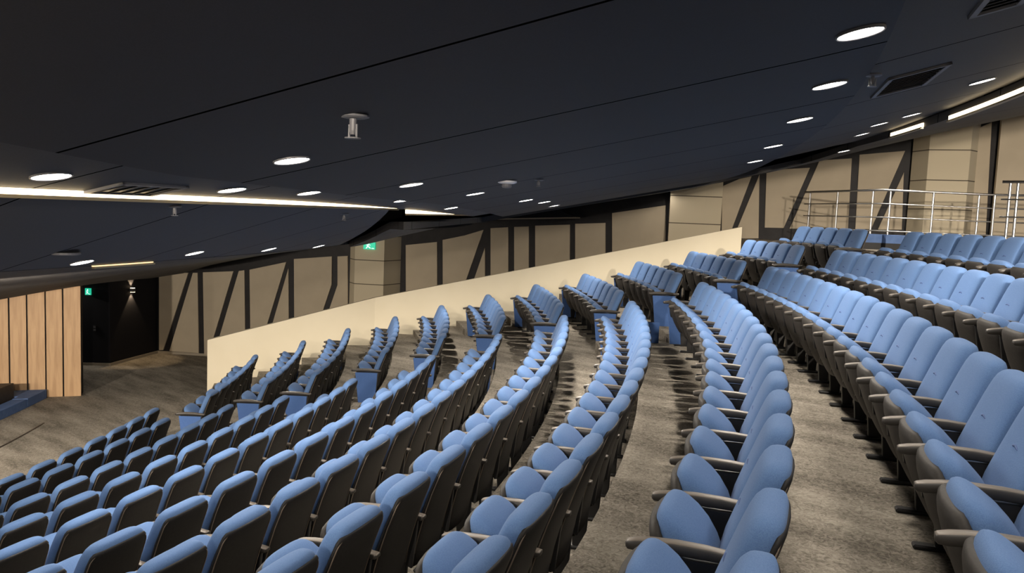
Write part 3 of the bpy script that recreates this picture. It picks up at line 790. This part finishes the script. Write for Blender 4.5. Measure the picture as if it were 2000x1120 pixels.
def sprinkler(x,y,zf,label,s=1.0):
    e=place_on_ceiling('sprinkler_head',x,y,zf,label,'sprinkler')
    if not e: return
    link('cover_plate',mesh('plate',*lathe([(.038*s,.004),(.04*s,-.003),(.03*s,-.008),(.01*s,-.009)],20)),M['greyplastic'],e)
    link('nozzle',mesh('nozzle',*join([lathe([(.009*s,-.005),(.009*s,-.035*s),(.006*s,-.045*s)],12),lathe([(.02*s,-.052*s),(.02*s,-.055*s)],14),tube([(-.014*s,0,-.02*s),(-.014*s,0,-.053*s)],.003*s,6),tube([(.014*s,0,-.02*s),(.014*s,0,-.053*s)],.003*s,6)])),M['greyplastic'],e)
sprinkler(690,227,z_main,'large sprinkler head hanging from the middle of the dark ceiling',1.45)
sprinkler(1052,351,z_main,'small sprinkler head right of the white smoke detector')
sprinkler(341,403,z_bandA,'small sprinkler head under the glowing cove strip')
sprinkler(1705,146,z_main,'small sprinkler head beside the long air grille')
sprinkler(672,418,z_bandA,'tiny sprinkler head below the right end of the cove strip')
e=place_on_ceiling('smoke_detector',990,354,z_main,'white smoke detector on the dark ceiling','smoke detector')
if e:
    link('base',mesh('base',*lathe([(.075,.003),(.075,-.010),(.055,-.018),(.04,-.02)],24)),M['white'],e)
    link('sensor_head',mesh('head',*lathe([(.036,-.018),(.038,-.04),(.03,-.05),(.01,-.052)],20)),M['greyplastic'],e)
e=place_on_ceiling('speaker_grille',128,494,z_bandA,'flat round grey ceiling speaker above the gold slot','speaker')
if e:
    link('rim',mesh('rim',*lathe([(.09,.003),(.09,-.010),(.075,-.014),(.07,-.008)],24)),M['greyplastic'],e)
    link('cone',mesh('cone',*lathe([(.068,-.002),(.066,-.009),(.02,-.012)],20)),M['black'],e)
e=empty('smoke_detector',P(29.8,.86,z_side(29.8,.86))); tag(e,'grey smoke detector above the right part of the middle wall bay','smoke detector')
if e:
    link('base',mesh('base',*lathe([(.09,.003),(.09,-.012),(.05,-.03),(.02,-.04)],20)),M['greyplastic'],e)
e=place_on_ceiling('dome_camera',241,541,z_low,'white dome camera at the top of the black side wall','camera',1.0)
if e:
    link('base',mesh('base',*lathe([(.07,.003),(.07,-.015),(.065,-.018)],20)),M['white'],e)
    link('dome',mesh('dome',*lathe([(.055,-.015),(.05,-.035),(.035,-.055),(.01,-.065)],20)),M['white'],e)

# ------------------------------------------------------------------ EXIT SIGNS, SCONCE, SWITCH
def running_man(pl, x0,y0,x1,y1, off, mt, e):
    """figure and arrow, outline in sign units 0..1"""
    def U(u,v): return Vector((u,0,v))
    A=[[(.20,.10),(.27,.12),(.36,.36),(.30,.40)],[(.34,.30),(.50,.28),(.56,.12),(.62,.14),(.55,.38),(.38,.42)],[(.30,.38),(.40,.36),(.46,.66),(.38,.72)],[(.44,.64),(.60,.55),(.62,.60),(.46,.72)],[(.36,.70),(.22,.58),(.25,.53),(.38,.62)],[(.70,.12),(.92,.12),(.92,.20),(.70,.20)]]
    return A
def exit_sign(pl,cx,cy,wm,hm,label,arrow=True):
    q=pl.px(cx,cy,.05)
    e=empty('exit_sign',q); ang=math.atan2(pl.t.y,pl.t.x)
    t=pl.t if pl.t.dot(CR)>0 else -pl.t
    e.rotation_euler=(0,0,math.atan2(t.y,t.x)); tag(e,label,'exit sign')
    # local x to the right, -y to the seats
    link('casing',mesh('casing',*boxv(-wm/2,wm/2,-.015,.03,-hm/2,hm/2)),M['exit'],e)
    V=[];F=[]
    A=running_man(None,0,0,1,1,0,None,None); parts=[]
    for poly in A:
        parts.append(prism([((u-.5)*wm,-.019,(v-.5)*hm) for u,v in poly],(0,.003,0)))
    hv=[((.47+.06*math.cos(a)*hm/wm*1.2-.5)*wm,-.019,(.82+.08*math.sin(a)-.5)*hm) for a in [2*pi*i/10 for i in range(10)]]
    parts.append(prism(hv,(0,.003,0)))
    link('pictogram',mesh('pictogram',*join(parts)),M['exitwhite'],e)
PF=Plane(P1l,P1c)
exit_sign(PF,721.5,480.5,.32,.19,'green running-man exit sign on the beige pillar')
exit_sign(Plane(B2,B1),172,570,.14,.17,'small green exit sign high on the black side wall')
PB=Plane(B1,B0)
q=PB.px(259,567,.05); e=empty('wall_sconce',q); t=PB.t if PB.t.dot(CR)>0 else -PB.t; e.rotation_euler=(0,0,math.atan2(t.y,t.x)); tag(e,'small up-and-down wall lamp glowing on the black side wall','wall lamp')
link('body',mesh('body',*boxv(-.05,.05,-.05,.05,-.05,.05)),M['rim'],e)
link('lens',mesh('lens',*join([boxv(-.042,.042,-.045,.04,.0505,.058),boxv(-.042,.042,-.045,.04,-.058,-.0505)])),M['lens2'],e)
for s in (1,-1):
    sd=bpy.data.lights.new('sconce','SPOT'); sd.energy=60; sd.spot_size=math.radians(75); sd.spot_blend=.3; sd.color=(1,.72,.42); sd.shadow_soft_size=.02
    l=bpy.data.objects.new('lamp',sd); COL.objects.link(l); l.parent=e; l.location=(0,0,.07*s); l.rotation_euler=(0 if s<0 else pi,0,0)
q=Plane(B2,B1).px(185,642,.02); e=empty('wall_switch',q); t=Plane(B2,B1).t; t=t if t.dot(CR)>0 else -t; e.rotation_euler=(0,0,math.atan2(t.y,t.x)); tag(e,'pair of small light switches on the black side wall','switch')
link('plate',mesh('plate',*boxv(-.04,.04,-.004,.02,-.08,.08)),M['black'],e)
for s in (1,-1): link('rocker',mesh('rocker',*boxv(-.028,.028,-.010,-.004,s*.038-.018,s*.038+.018)),M['greyplastic'],e)

# ------------------------------------------------------------------ HANDRAILS
def handrail(path, zt, n_rails, gap, posts, label, zfloor, r=.021):
    e=empty('handrail', Vector((path[0].x,path[0].y,zfloor))); tag(e,label,'handrail'); off=e.location
    for j in range(n_rails):
        pts=[Vector((p.x,p.y,zt-j*gap))-off for p in path]
        link('rail' if j else 'top_rail', mesh('rail',*tube(pts,r if j==0 else .012,10)), M['steel'], e, sm=True)
    for (p) in posts:
        b=Vector((p.x,p.y,zfloor-off.z))-Vector((off.x,off.y,0)); t_=b+Vector((0,0,zt-zfloor-.01))
        V,F=join([tube([b,t_],.019,10), tube([b,b+Vector((0,0,.012))],.05,14)])
        link('post', mesh('post',V,F), M['steel'], e, sm=False)
A0=at_depth(1571,17.6); A1=at_depth(1635,16.4); A2=at_depth(1722,15.0); A3=at_depth(1932,15.2); A4=at_depth(2080,14.6)
handrail([A0,A1,A2,A3,A4],5.1,4,.25,[at_depth(1581,17.45),A1,at_depth(1704,15.3),at_depth(1738,15.05),at_depth(1822,15.1),at_depth(1911,15.2),at_depth(1942,15.15)],'long stainless steel handrail with seven posts on the top landing',Z_LAND)
B_0=at_depth(1954,11.8); B_1=at_depth(2120,11.2)
handrail([B_0,B_1],5.14,3,.25,[at_depth(1970,11.75),at_depth(1985,11.7),at_depth(2080,11.3)],'nearer stainless steel handrail cut by the right picture edge',Z_LAND)
# blue-fronted benches behind the last seats
for (x0,x1,d,lab) in ((1684,1727,14.5,'left blue-topped low box at the foot of the handrail'),(1736,1786,14.4,'right blue-topped low box at the foot of the handrail')):
    a=at_depth(x0,d); b=at_depth(x1,d); pl=Plane(a,b)
    e=empty('low_cabinet',Vector(((a.x+b.x)/2,(a.y+b.y)/2,Z_LAND-.0))); t=pl.t if pl.t.dot(CR)>0 else -pl.t
    e.rotation_euler=(0,0,math.atan2(t.y,t.x)); tag(e,lab,'cabinet','low boxes by the handrail'); hw=(b-a).length/2
    link('body',mesh('body',*boxv(-hw,hw,0,.3,0,.12)),M['black'],e)
    link('blue_top',mesh('blue_top',*boxv(-hw-.005,hw+.005,-.01,.31,.12,.27)),M['bluestep'],e)
# small step light plates on the aisle end of two rows
for k in (10,):
    R=Rk(k); th=TE[k]+WE[k]*.5/R
    e=empty('step_light',P(R-.72,th+.006,zrow(k)))
    e.rotation_euler=(0,0,pi/2+th); tag(e,'small white step light at the foot of a blue aisle panel','step light')
    link('blue_plate',mesh('bp',*boxv(-.012,.012,-.18,.12,0,.30)),M['endpanel'],e)
    link('lens',mesh('ln',*boxv(.012,.02,-.02,.02,.14,.20)),M['lens2'],e)
